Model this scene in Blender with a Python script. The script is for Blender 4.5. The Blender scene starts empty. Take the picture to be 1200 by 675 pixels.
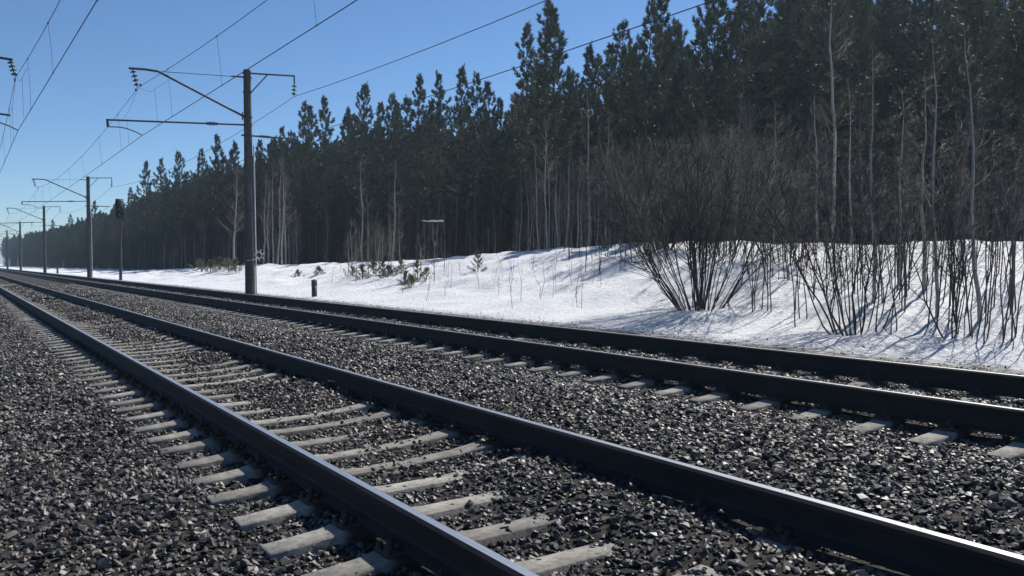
import bpy, bmesh, math, random
import numpy as np
from mathutils import Matrix, Vector, Euler

S = bpy.context.scene
COL = S.collection
R = math.radians

# ------------------------------------------------------------------ camera
W_PX, F_PX, YAW, PITCH, ROLL, EYE = 1200.0, 990.4, 0.5808, 0.0295, -0.001, 1.2248
cam_d = bpy.data.cameras.new('camera')
cam_d.sensor_width = 36.0
cam_d.lens = F_PX / W_PX * 36.0
cam_d.clip_start = 0.05
cam_d.clip_end = 6000
cam = bpy.data.objects.new('camera', cam_d)
COL.objects.link(cam)
right = Vector((math.cos(YAW), -math.sin(YAW), 0))
fwd = Vector((math.sin(YAW) * math.cos(PITCH), math.cos(YAW) * math.cos(PITCH), -math.sin(PITCH)))
up = right.cross(fwd)
r2 = right * math.cos(ROLL) + up * math.sin(ROLL)
u2 = up * math.cos(ROLL) - right * math.sin(ROLL)
m = Matrix((r2, u2, -fwd)).transposed().to_4x4()
m.translation = Vector((0, 0, EYE))
cam.matrix_world = m
S.camera = cam

# ------------------------------------------------------------------ light
SUN_AZ, SUN_EL = R(71.6), R(48)        # azimuth measured from +Y towards +X
wd = bpy.data.worlds.new('World')
S.world = wd
wd.use_nodes = True
nt = wd.node_tree
nt.nodes.clear()
sky = nt.nodes.new('ShaderNodeTexSky')
sky.sky_type = 'NISHITA'
sky.sun_disc = False
sky.sun_elevation = SUN_EL
sky.sun_rotation = SUN_AZ
sky.altitude = 1800
sky.air_density = 1.0
sky.dust_density = 0.05
sky.ozone_density = 5.0
bg = nt.nodes.new('ShaderNodeBackground')
bg.inputs['Strength'].default_value = 0.09
wo = nt.nodes.new('ShaderNodeOutputWorld')
hsv = nt.nodes.new('ShaderNodeHueSaturation')
hsv.inputs['Saturation'].default_value = 1.08
nt.links.new(sky.outputs[0], hsv.inputs['Color'])
nt.links.new(hsv.outputs[0], bg.inputs[0])
nt.links.new(bg.outputs[0], wo.inputs[0])

sd = bpy.data.lights.new('sun', 'SUN')
sd.energy = 5.0
sd.angle = R(0.5)
sd.color = (1.0, 0.95, 0.87)
sun = bpy.data.objects.new('sun', sd)
COL.objects.link(sun)
tosun = Vector((math.sin(SUN_AZ) * math.cos(SUN_EL), math.cos(SUN_AZ) * math.cos(SUN_EL), math.sin(SUN_EL)))
sun.rotation_euler = tosun.to_track_quat('Z', 'Y').to_euler()
sun.location = (40, 10, 60)

S.view_settings.view_transform = 'Standard'
S.view_settings.look = 'None'
S.view_settings.exposure = 0.34
S.view_settings.gamma = 1.0
S.cycles.use_denoising = True
S.cycles.max_bounces = 5
S.cycles.diffuse_bounces = 3
S.cycles.glossy_bounces = 2
S.cycles.transmission_bounces = 2
S.cycles.transparent_max_bounces = 4
S.cycles.sample_clamp_indirect = 6.0

# ------------------------------------------------------------------ materials
def new_mat(name):
    mt = bpy.data.materials.new(name)
    mt.use_nodes = True
    t = mt.node_tree
    return mt, t, t.nodes['Principled BSDF']

def N(t, typ, **kw):
    n = t.nodes.new(typ)
    for k, v in kw.items():
        if k in n.inputs:
            n.inputs[k].default_value = v
        else:
            setattr(n, k, v)
    return n

def ramp(t, stops):
    n = t.nodes.new('ShaderNodeValToRGB')
    cr = n.color_ramp
    while len(cr.elements) < len(stops):
        cr.elements.new(0.5)
    for e, (p, c) in zip(cr.elements, stops):
        e.position = p
        e.color = (*c, 1)
    return n

def noise_mat(name, stops, scale=4.0, detail=6, rough=0.85, metallic=0.0, bump=0.0, bscale=None,
              spec=0.3, stretch=None, instance_rand=0.0):
    mt, t, b = new_mat(name)
    tc = N(t, 'ShaderNodeTexCoord')
    mp = N(t, 'ShaderNodeMapping')
    if stretch:
        mp.inputs['Scale'].default_value = stretch
    t.links.new(tc.outputs['Object'], mp.inputs[0])
    nz = N(t, 'ShaderNodeTexNoise', Scale=scale, Detail=detail, Roughness=0.65)
    t.links.new(mp.outputs[0], nz.inputs['Vector'])
    cr = ramp(t, stops)
    fac = nz.outputs['Fac']
    if instance_rand:
        oi = N(t, 'ShaderNodeObjectInfo')
        mx = N(t, 'ShaderNodeMix')
        mx.inputs[0].default_value = instance_rand
        t.links.new(fac, mx.inputs[2])
        t.links.new(oi.outputs['Random'], mx.inputs[3])
        fac = mx.outputs[0]
    t.links.new(fac, cr.inputs[0])
    t.links.new(cr.outputs[0], b.inputs['Base Color'])
    b.inputs['Roughness'].default_value = rough
    b.inputs['Metallic'].default_value = metallic
    b.inputs['Specular IOR Level'].default_value = spec
    if bump:
        n2 = N(t, 'ShaderNodeTexNoise', Scale=bscale or scale * 4, Detail=6, Roughness=0.7)
        t.links.new(mp.outputs[0], n2.inputs['Vector'])
        bp = N(t, 'ShaderNodeBump', Strength=1.0, Distance=bump)
        t.links.new(n2.outputs['Fac'], bp.inputs['Height'])
        t.links.new(bp.outputs[0], b.inputs['Normal'])
    return mt

M = {}
M['stone'] = noise_mat('ballast_stone', [(0.15, (.011, .0102, .0095)), (.42, (.028, .0262, .0245)), (.60, (.063, .058, .0535)), (.76, (.12, .108, .096)), (.89, (.24, .222, .203)), (.97, (.40, .38, .355))],
                       scale=30, rough=0.52, spec=0.5, instance_rand=0.8)
def patchy(mt):
    t = mt.node_tree
    b = t.nodes['Principled BSDF']
    col = b.inputs['Base Color'].links[0].from_socket
    g = N(t, 'ShaderNodeNewGeometry')
    n1 = N(t, 'ShaderNodeTexNoise', Scale=.9, Detail=5, Roughness=.6)
    n2 = N(t, 'ShaderNodeTexNoise', Scale=.35, Detail=4)
    for n in (n1, n2):
        t.links.new(g.outputs['Position'], n.inputs['Vector'])
    c1 = ramp(t, [(.34, (.50, .50, .52)), (.62, (1.15, 1.10, 1.04))])      # oil and soot patches, cleaner new stone
    c2 = ramp(t, [(.42, (1, 1, 1)), (.66, (1.06, .95, .86))])              # rust brown dust
    t.links.new(n1.outputs['Fac'], c1.inputs[0]); t.links.new(n2.outputs['Fac'], c2.inputs[0])
    m1 = N(t, 'ShaderNodeMix', data_type='RGBA', blend_type='MULTIPLY'); m1.inputs[0].default_value = 1
    m2 = N(t, 'ShaderNodeMix', data_type='RGBA', blend_type='MULTIPLY'); m2.inputs[0].default_value = 1
    t.links.new(col, m1.inputs[6]); t.links.new(c1.outputs[0], m1.inputs[7])
    t.links.new(m1.outputs[2], m2.inputs[6]); t.links.new(c2.outputs[0], m2.inputs[7])
    t.links.new(m2.outputs[2], b.inputs['Base Color'])
patchy(M['stone'])
M['bed'] = noise_mat('ballast_bed', [(0.3, (.009, .008, .007)), (.5, (.028, .025, .022)), (.68, (.09, .08, .07)), (.8, (.19, .17, .145))], scale=14, detail=8, rough=.9, bump=.05, bscale=22)
def sleeper_mat():
    mt = noise_mat('sleeper_concrete', [(0.28, (.12, .114, .103)), (.48, (.24, .227, .203)), (.72, (.345, .33, .295))], scale=7, detail=10, rough=.9, bump=.004, bscale=60)
    t = mt.node_tree
    b = t.nodes['Principled BSDF']
    col = b.inputs['Base Color'].links[0].from_socket
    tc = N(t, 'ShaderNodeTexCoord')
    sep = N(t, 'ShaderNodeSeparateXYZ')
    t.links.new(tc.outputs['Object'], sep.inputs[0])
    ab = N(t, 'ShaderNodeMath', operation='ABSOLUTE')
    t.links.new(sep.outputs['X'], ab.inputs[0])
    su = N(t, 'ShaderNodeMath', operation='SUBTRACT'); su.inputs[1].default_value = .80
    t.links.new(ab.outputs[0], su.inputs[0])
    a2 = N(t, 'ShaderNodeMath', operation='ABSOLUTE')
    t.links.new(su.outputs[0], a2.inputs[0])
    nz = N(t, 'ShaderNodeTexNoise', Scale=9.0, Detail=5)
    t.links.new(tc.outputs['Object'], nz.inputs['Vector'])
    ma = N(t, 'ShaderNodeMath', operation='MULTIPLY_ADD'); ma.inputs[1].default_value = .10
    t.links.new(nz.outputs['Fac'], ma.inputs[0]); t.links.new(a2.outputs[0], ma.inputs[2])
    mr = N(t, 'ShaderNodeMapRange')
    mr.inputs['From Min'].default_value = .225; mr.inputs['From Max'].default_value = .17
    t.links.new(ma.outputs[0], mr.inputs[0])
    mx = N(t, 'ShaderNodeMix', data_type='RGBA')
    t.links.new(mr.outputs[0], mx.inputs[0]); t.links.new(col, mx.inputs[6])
    oi = N(t, 'ShaderNodeObjectInfo')
    va = N(t, 'ShaderNodeMapRange'); va.inputs['To Min'].default_value = .72; va.inputs['To Max'].default_value = 1.18
    t.links.new(oi.outputs['Random'], va.inputs[0])
    hs = N(t, 'ShaderNodeHueSaturation')
    t.links.new(va.outputs[0], hs.inputs['Value'])
    n5 = N(t, 'ShaderNodeTexNoise', Scale=26.0, Detail=6, Roughness=.75)
    t.links.new(tc.outputs['Object'], n5.inputs['Vector'])
    c5 = ramp(t, [(.36, (.45, .43, .40)), (.5, (1, 1, 1))])
    t.links.new(n5.outputs['Fac'], c5.inputs[0])
    ml = N(t, 'ShaderNodeMix', data_type='RGBA', blend_type='MULTIPLY'); ml.inputs[0].default_value = .8
    t.links.new(col, ml.inputs[6]); t.links.new(c5.outputs[0], ml.inputs[7])
    t.links.new(ml.outputs[2], hs.inputs['Color'])
    t.links.new(hs.outputs[0], mx.inputs[6])
    mx.inputs[7].default_value = (.045, .036, .030, 1)      # rail shade deepened in the colour round the seats, toned as grease and rust
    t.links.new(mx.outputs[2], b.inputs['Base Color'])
    return mt
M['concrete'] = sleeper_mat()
M['rail_side'] = noise_mat('rail_side', [(0.3, (.012, .0125, .013)), (.6, (.024, .022, .021)), (.8, (.042, .033, .027))], scale=8, rough=.75, bump=.002, bscale=40, stretch=(1, .2, 1))
M['rail_top'] = noise_mat('rail_top', [(0.3, (.42, .43, .45)), (.7, (.58, .59, .60))], scale=12, rough=.36, metallic=.8, stretch=(6, .15, 6))
M['fastening'] = noise_mat('fastening_steel', [(0.3, (.025, .022, .02)), (.7, (.06, .05, .042))], scale=40, rough=.8)
M['pole'] = noise_mat('pole_concrete', [(0.3, (.055, .053, .052)), (.55, (.09, .087, .083)), (.75, (.15, .145, .138))], scale=3, rough=.9, bump=.006, bscale=30, stretch=(1, 1, .35))
M['steel'] = noise_mat('galvanised_dark', [(0.3, (.045, .045, .05)), (.7, (.09, .085, .085))], scale=9, rough=.55, metallic=.4)
M['insul'] = noise_mat('insulator_brown', [(0.3, (.03, .022, .02)), (.7, (.06, .04, .035))], scale=9, rough=.25, spec=.6)
M['wire'] = noise_mat('wire_copper', [(0.3, (.05, .05, .05)), (.7, (.08, .075, .07))], scale=3, rough=.5, metallic=.5)
M['black'] = noise_mat('signal_black', [(0.3, (.012, .012, .013)), (.7, (.022, .022, .024))], scale=8, rough=.6)
M['lens'] = noise_mat('signal_lens', [(0.3, (.02, .012, .012)), (.7, (.035, .02, .02))], scale=8, rough=.15, spec=.7)
M['white'] = noise_mat('white_paint', [(0.3, (.5, .5, .48)), (.7, (.75, .74, .72))], scale=6, rough=.7)
M['pine_bark'] = noise_mat('pine_bark', [(0.3, (.04, .034, .031)), (.55, (.085, .067, .056)), (.75, (.15, .11, .085))], scale=5, rough=.95, bump=.02, bscale=14, stretch=(1, 1, .25))
M['birch_bark'] = noise_mat('pale_bark', [(0.3, (.10, .09, .08)), (.45, (.30, .275, .245)), (.7, (.44, .41, .37))], scale=3, rough=.85, stretch=(1, 1, .6))
M['alder_bark'] = noise_mat('grey_bark', [(0.3, (.06, .05, .046)), (.6, (.12, .10, .092)), (.8, (.2, .175, .16))], scale=6, rough=.9, stretch=(1, 1, .4))
M['twig'] = noise_mat('twig', [(0.3, (.020, .019, .020)), (.7, (.046, .043, .044))], scale=5, rough=.7)
M['willow_twig'] = noise_mat('willow_twig', [(0.3, (.026, .026, .028)), (.7, (.058, .057, .059))], scale=5, rough=.75, spec=.15)
M['dry_twig'] = noise_mat('dry_twig', [(0.3, (.075, .062, .053)), (.7, (.155, .13, .112))], scale=5, rough=.7)
M['willow'] = noise_mat('willow_bark', [(0.3, (.035, .03, .027)), (.7, (.075, .062, .055))], scale=6, rough=.8)
M['straw'] = noise_mat('dry_stalk', [(0.3, (.13, .10, .07)), (.7, (.27, .21, .14))], scale=6, rough=.8)

def needle_mat(name, a, b_, tr):
    mt, t, b = new_mat(name)
    tc = N(t, 'ShaderNodeTexCoord')
    nz = N(t, 'ShaderNodeTexNoise', Scale=1.3, Detail=4)
    t.links.new(tc.outputs['Object'], nz.inputs['Vector'])
    oi = N(t, 'ShaderNodeObjectInfo')
    mx = N(t, 'ShaderNodeMix')
    mx.inputs[0].default_value = .35
    t.links.new(nz.outputs['Fac'], mx.inputs[2])
    t.links.new(oi.outputs['Random'], mx.inputs[3])
    cr = ramp(t, [(.3, a), (.7, b_)])
    t.links.new(mx.outputs[0], cr.inputs[0])
    t.links.new(cr.outputs[0], b.inputs['Base Color'])
    b.inputs['Roughness'].default_value = .5
    b.inputs['Specular IOR Level'].default_value = .4
    tl = N(t, 'ShaderNodeBsdfTranslucent')
    t.links.new(cr.outputs[0], tl.inputs[0])
    ms = N(t, 'ShaderNodeMixShader')
    ms.inputs[0].default_value = tr
    t.links.new(b.outputs[0], ms.inputs[1])
    t.links.new(tl.outputs[0], ms.inputs[2])
    t.links.new(ms.outputs[0], t.nodes['Material Output'].inputs[0])
    return mt
M['needles'] = needle_mat('pine_needles', (.030, .046, .028), (.070, .088, .050), .32)
M['young_needles'] = needle_mat('young_pine_needles', (.095, .088, .05), (.19, .165, .10), .3)

def crust_mat():
    mt = noise_mat('snow_crust', [(.3, (.62, .64, .67)), (.7, (.88, .89, .90))], scale=6, rough=.5)
    t = mt.node_tree
    b = t.nodes['Principled BSDF']
    tl = N(t, 'ShaderNodeBsdfTranslucent')
    tl.inputs[0].default_value = (.6, .62, .65, 1)
    ms = N(t, 'ShaderNodeMixShader'); ms.inputs[0].default_value = .55
    t.links.new(b.outputs[0], ms.inputs[1]); t.links.new(tl.outputs[0], ms.inputs[2])
    t.links.new(ms.outputs[0], t.nodes['Material Output'].inputs[0])
    return mt
M['crust'] = crust_mat()

def snow_mat():
    mt, t, b = new_mat('snow')
    tc = N(t, 'ShaderNodeTexCoord')
    sep = N(t, 'ShaderNodeSeparateXYZ')
    t.links.new(tc.outputs['Object'], sep.inputs[0])
    n1 = N(t, 'ShaderNodeTexNoise', Scale=.55, Detail=7, Roughness=.6)
    n2 = N(t, 'ShaderNodeTexNoise', Scale=6.0, Detail=8, Roughness=.7)
    n3 = N(t, 'ShaderNodeTexNoise', Scale=38.0, Detail=4, Roughness=.7)
    for n in (n1, n2, n3):
        t.links.new(tc.outputs['Object'], n.inputs['Vector'])
    cr = ramp(t, [(.32, (.70, .72, .75)), (.6, (.84, .85, .87))])
    t.links.new(n1.outputs['Fac'], cr.inputs[0])
    # litter specks: bits of bark and needles melted into the crust
    sp = ramp(t, [(.66, (0, 0, 0)), (.70, (1, 1, 1))])
    t.links.new(n3.outputs['Fac'], sp.inputs[0])
    spm = N(t, 'ShaderNodeMath', operation='MULTIPLY')
    sp2 = ramp(t, [(.45, (0, 0, 0)), (.62, (1, 1, 1))])
    t.links.new(n2.outputs['Fac'], sp2.inputs[0])
    t.links.new(sp.outputs[0], spm.inputs[0])
    t.links.new(sp2.outputs[0], spm.inputs[1])
    mxs = N(t, 'ShaderNodeMix', data_type='RGBA')
    t.links.new(spm.outputs[0], mxs.inputs[0])
    t.links.new(cr.outputs[0], mxs.inputs[6])
    mxs.inputs[7].default_value = (.22, .17, .13, 1)
    # grit thrown off the track onto the verge
    ad = N(t, 'ShaderNodeMath', operation='MULTIPLY_ADD')
    ad.inputs[1].default_value = 2.6
    t.links.new(n2.outputs['Fac'], ad.inputs[0])
    neg = N(t, 'ShaderNodeMath', operation='MULTIPLY')
    neg.inputs[1].default_value = -1.0
    t.links.new(sep.outputs['X'], neg.inputs[0])
    t.links.new(neg.outputs[0], ad.inputs[2])
    mr = N(t, 'ShaderNodeMapRange')
    mr.inputs['From Min'].default_value = -11.0
    mr.inputs['From Max'].default_value = -10.2
    t.links.new(ad.outputs[0], mr.inputs[0])
    mx = N(t, 'ShaderNodeMix', data_type='RGBA')
    t.links.new(mr.outputs[0], mx.inputs[0])
    t.links.new(mxs.outputs[2], mx.inputs[6])
    mx.inputs[7].default_value = (.11, .105, .10, 1)
    t.links.new(mx.outputs[2], b.inputs['Base Color'])
    b.inputs['Roughness'].default_value = .55
    b.inputs['Specular IOR Level'].default_value = .35
    add = N(t, 'ShaderNodeMath', operation='MULTIPLY_ADD')
    add.inputs[1].default_value = .22
    t.links.new(n3.outputs['Fac'], add.inputs[0])
    t.links.new(n2.outputs['Fac'], add.inputs[2])
    bp = N(t, 'ShaderNodeBump', Strength=1.0, Distance=.14)
    t.links.new(add.outputs[0], bp.inputs['Height'])
    t.links.new(bp.outputs[0], b.inputs['Normal'])
    return mt
M['snow'] = snow_mat()

# ------------------------------------------------------------------ mesh helpers
class MB:
    """Collects tri/quad geometry and links it as ONE mesh."""
    def __init__(self):
        self.v, self.f, self.mi, self.n = [], [], [], 0
    def add(self, v, f, mi=0):
        v = np.asarray(v, float).reshape(-1, 3)
        f = np.asarray(f, int)
        self.v.append(v)
        self.f.append(f + self.n)
        self.mi.append(np.full(len(f), mi))
        self.n += len(v)
    def box(self, lo, hi, mi=0):
        x0, y0, z0 = lo; x1, y1, z1 = hi
        v = [(x0, y0, z0), (x1, y0, z0), (x1, y1, z0), (x0, y1, z0), (x0, y0, z1), (x1, y0, z1), (x1, y1, z1), (x0, y1, z1)]
        f = [(0, 3, 2, 1), (4, 5, 6, 7), (0, 1, 5, 4), (1, 2, 6, 5), (2, 3, 7, 6), (3, 0, 4, 7)]
        self.add(v, f, mi)
    def tube(self, pts, rad, sides=6, mi=0, cap=True):
        P = np.asarray(pts, float)
        n = len(P)
        rad = np.broadcast_to(np.asarray(rad, float), (n,))
        T = np.gradient(P, axis=0)
        T /= np.linalg.norm(T, axis=1)[:, None] + 1e-12
        ref = np.array([0., 0, 1]) if abs(T[:, 2]).mean() < .8 else np.array([1., 0, 0])
        A = np.cross(T, ref); A /= np.linalg.norm(A, axis=1)[:, None] + 1e-12
        B = np.cross(T, A)
        a = np.arange(sides) / sides * 2 * np.pi
        ring = P[:, None] + rad[:, None, None] * (np.cos(a)[None, :, None] * A[:, None] + np.sin(a)[None, :, None] * B[:, None])
        v = ring.reshape(-1, 3)
        i = np.arange(n - 1)[:, None] * sides
        j = np.arange(sides)[None]
        k = (j + 1) % sides
        f = np.stack([i + j, i + k, i + sides + k, i + sides + j], -1).reshape(-1, 4)
        self.add(v, f, mi)
        if cap:
            for base, flip in ((0, 0), ((n - 1) * sides, 1)):
                c = v[base:base + sides].mean(0)
                vv = np.vstack([v[base:base + sides], c])
                ff = [(q, (q + 1) % sides, sides) if flip else ((q + 1) % sides, q, sides) for q in range(sides)]
                self.add(vv, ff, mi)
    def spikes(self, a, b, r, mi=0):
        """many thin three-sided twigs from points a to points b"""
        a = np.asarray(a, float); b = np.asarray(b, float)
        r = np.broadcast_to(np.asarray(r, float), (len(a),))[:, None]
        d = b - a
        d /= np.linalg.norm(d, axis=1)[:, None] + 1e-12
        ref = np.where(np.abs(d[:, 2:3]) < .9, np.array([[0., 0, 1]]), np.array([[1., 0, 0]]))
        p = np.cross(d, ref); p /= np.linalg.norm(p, axis=1)[:, None] + 1e-12
        q = np.cross(d, p)
        v = np.stack([a + r * p, a + r * (-.5 * p + .866 * q), a + r * (-.5 * p - .866 * q), b], 1).reshape(-1, 3)
        i = np.arange(len(a))[:, None] * 4
        f = np.concatenate([i + [0, 1, 3], i + [1, 2, 3], i + [2, 0, 3]], 0)
        self.add(v, f, mi)
    def prism(self, prof, y0, y1, mi):
        """closed profile in x,z extruded along y; mi per side face"""
        n = len(prof)
        v = [(x, y0, z) for x, z in prof] + [(x, y1, z) for x, z in prof]
        for i in range(n):
            j = (i + 1) % n
            self.add([v[i], v[j], v[n + j], v[n + i]], [(0, 1, 2, 3)], mi[i] if hasattr(mi, '__len__') else mi)
        cap = mi[0] if hasattr(mi, '__len__') else mi
        self.add(v[:n], [list(range(n))[::-1]] if n <= 4 else [(0, k + 1, k) for k in range(1, n - 1)], cap)
        self.add(v[n:], [list(range(n))] if n <= 4 else [(0, k, k + 1) for k in range(1, n - 1)], cap)
    def mesh(self, name, mats, smooth=False):
        me = bpy.data.meshes.new(name)
        V = np.concatenate(self.v)
        loops = np.concatenate([f.reshape(-1) for f in self.f])
        sizes = np.concatenate([np.full(len(f), f.shape[1]) for f in self.f])
        me.vertices.add(len(V)); me.vertices.foreach_set('co', V.astype(np.float32).ravel())
        me.loops.add(len(loops)); me.loops.foreach_set('vertex_index', loops.astype(np.int32))
        me.polygons.add(len(sizes))
        me.polygons.foreach_set('loop_start', np.concatenate([[0], np.cumsum(sizes)[:-1]]).astype(np.int32))
        me.polygons.foreach_set('material_index', np.concatenate(self.mi).astype(np.int32))
        if smooth:
            me.polygons.foreach_set('use_smooth', np.ones(len(sizes), bool))
        for mm in (mats if isinstance(mats, (list, tuple)) else [mats]):
            me.materials.append(mm)
        me.update(calc_edges=True)
        return me

def ob(name, me, parent=None):
    o = bpy.data.objects.new(name, me)
    COL.objects.link(o)
    if parent is not None:
        o.parent = parent
    return o

def tag(o, label=None, cat=None, group=None, kind=None):
    if label: o['label'] = label
    if cat: o['category'] = cat
    if group: o['group'] = group
    if kind: o['kind'] = kind
    return o

def thing(name, label, cat, loc, rz=0.0, group=None, scale=1.0):
    o = ob(name, None)
    o.empty_display_size = .2
    o.location = loc
    o.rotation_euler = (0, 0, rz)
    o.scale = (scale,) * 3 if not hasattr(scale, '__len__') else scale
    return tag(o, label, cat, group)

def copy_tree(o, parent=None):
    c = o.copy()
    COL.objects.link(c)
    if parent is not None:
        c.parent = parent
    for ch in list(o.children):
        copy_tree(ch, c)
    return c

# ------------------------------------------------------------------ height fields
def hsh(ix, iy, seed):
    n = (ix.astype(np.int64) * 374761393 + iy.astype(np.int64) * 668265263 + seed * 982451653) & 0x7fffffff
    n = ((n ^ (n >> 13)) * 1274126177) & 0x7fffffff
    return ((n ^ (n >> 16)) & 0xffff) / 65535.0

def vn(x, y, seed=0):
    x = np.asarray(x, float); y = np.asarray(y, float)
    ix, iy = np.floor(x), np.floor(y)
    fx, fy = x - ix, y - iy
    fx = fx * fx * (3 - 2 * fx); fy = fy * fy * (3 - 2 * fy)
    a, b = hsh(ix, iy, seed), hsh(ix + 1, iy, seed)
    c, d = hsh(ix, iy + 1, seed), hsh(ix + 1, iy + 1, seed)
    return (a * (1 - fx) + b * fx) * (1 - fy) + (c * (1 - fx) + d * fx) * fy

C_Y = [-200, 0, 15, 20, 25, 33, 40, 48, 60, 83, 110, 145, 200, 900]
C_Z = [1.6, 1.7, 1.75, 1.85, 1.98, 1.93, 1.5, 1.32, 1.22, 1.0, .5, -.05, -.1, -.1]
def sstep(a, b, x):
    t = np.clip((x - a) / (b - a), 0, 1)
    return t * t * (3 - 2 * t)

def ground(x, y):
    x = np.asarray(x, float); y = np.asarray(y, float)
    c = np.interp(y, C_Y, C_Z)
    t = np.clip((x - 12) / 12, 0, 1)
    z = -.22 + (c + .22) * (.35 * t + .65 * t * t * (3 - 2 * t))
    bank = sstep(12.5, 16, x)
    # wind-packed drifts: long low ridges, plus humps round the stems
    z = z + bank * (.20 * (vn(x * .33 + y * .10, y * .22 - x * .12, 3) - .5) + + .24 * (vn(x * .9, y * .7, 4) - .5) + .10 * (vn(x * 2.3, y * 1.9, 5) - .5))
    z = z + sstep(11.3, 12.5, x) * .035 * (vn(x * 1.7, y * 1.3, 6) - .5)
    for hx, hy, hr in ((15.3, 14.85, .75), (14.1, 9.75, .5), (14.6, 8.1, .45)):
        z = z - .14 * np.exp(-((x - hx) ** 2 + (y - hy) ** 2) / (hr * hr))
    z = np.where(x < 11.2, np.minimum(z, -.22 - sstep(0, 1.0, 11.2 - x) * .6), z)
    z = np.where(x < -5, -.75 + .2 * (vn(x * .2, y * .2, 9) - .5), z)
    return z

XR = (1.863, 3.457, 7.063, 8.657)          # the four rail centre lines
ZR = (0.0, .0736, .056, .1225)             # their head heights (both tracks are canted)
T1C, T2C = 2.66, 7.86
def seat1(x): return -.206 + .0462 * (x - XR[0])
def seat2(x): return -.236 + .056 + .0417 * (x - XR[2])

def bed(x, y):
    x = np.asarray(x, float); y = np.asarray(y, float)
    z = np.interp(x, [-6, -3, -1, .6, 1.15, 1.31, 2.05, 2.35, 2.9, 3.3, 3.6, 4.02, 4.3, 5.2, 6.2, 6.51, 6.95, 7.25, 8.45, 8.7, 9.21, 9.6, 10.6, 11.5],
                  [-.9, -.45, -.30, -.27, -.255, seat1(1.31) - .06, seat1(2.05) - .055, seat1(2.35) - .058, seat1(2.9) - .056, seat1(3.3) - .046, seat1(3.6) - .05, seat1(4.02) - .035, -.105, -.105, -.235, seat2(6.51) - .068, seat2(6.95) - .065, seat2(7.25) - .01, seat2(8.45) + .0, seat2(8.7) - .05, seat2(9.21) - .03, -.11, -.19, -.36])
    cover = sstep(2.15, 3.1, x) * (1 - sstep(4.0, 4.3, x)) * .075 * np.clip(vn(x * 1.3, y * 1.1, 11) * 2.0 - .72, 0, 1)
    cover += sstep(6, 11, y) * .045 * sstep(2.3, 2.6, x) * (1 - sstep(2.95, 3.15, x)) * sstep(.25, .6, vn(x * .8, y * .45, 15))
    rough = .022 * (vn(x * 2.4, y * 2.4, 12) - .5) + .04 * (vn(x * .8, y * .6, 13) - .5) * (1 - sstep(1.0, 1.3, x) * (1 - sstep(4.0, 4.4, x)))
    return z + cover + rough

def grid_mesh(name, xs, ys, fn, mat, smooth=True):
    X, Y = np.meshgrid(xs, ys, indexing='ij')
    V = np.stack([X, Y, fn(X, Y)], -1).reshape(-1, 3)
    n, k = len(xs), len(ys)
    i = np.arange(n - 1)[:, None] * k + np.arange(k - 1)[None]
    f = np.stack([i, i + k, i + k + 1, i + 1], -1).reshape(-1, 4)
    mb = MB(); mb.add(V, f)
    return mb.mesh(name, mat, smooth)

# ------------------------------------------------------------------ setting: ground, ballast
xs = np.concatenate([[-1500, -400, -100, -30, -12], np.arange(-6, 9.5, 1.5), np.arange(10, 26, .2), np.arange(26, 60, 2), [80, 140, 400, 1500]])
ys = np.concatenate([[-1500, -300, -80, -30, -10], np.arange(0, 60, .25), np.arange(60, 160, 1.0), np.arange(160, 420, 10), [600, 1000, 2500]])
tag(ob('ground', grid_mesh('ground', xs, ys, ground, M['snow'])), 'white old snow bank rising from the track to the forest', kind='structure')
xs = np.arange(-6, 11.6, .1)
ys = np.concatenate([np.arange(-12, 0, .5), np.arange(0, 40, .12), np.arange(40, 120, .6), np.arange(120, 520, 8)])
tag(ob('ballast_bed', grid_mesh('ballast_bed', xs, ys, bed, M['bed'])), 'dark crushed stone bed under both tracks', kind='structure')

# ------------------------------------------------------------------ instancing for uncountable stuff
def stone_mesh(seed):
    rg = random.Random(seed)
    bm = bmesh.new()
    sx, sy, sz = rg.uniform(.8, 1.35), rg.uniform(.7, 1.05), rg.uniform(.45, .8)
    for _ in range(13):
        v = Vector((rg.gauss(0, 1), rg.gauss(0, 1), rg.gauss(0, 1))).normalized() * rg.uniform(.78, 1.1)
        bm.verts.new((v.x * sx, v.y * sy, v.z * sz))
    r = bmesh.ops.convex_hull(bm, input=bm.verts)
    bmesh.ops.delete(bm, geom=[g for g in r['geom_interior'] if isinstance(g, bmesh.types.BMVert)], context='VERTS')
    me = bpy.data.meshes.new('stone')
    bm.to_mesh(me); bm.free()
    me.materials.append(M['stone'])
    return me

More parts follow.
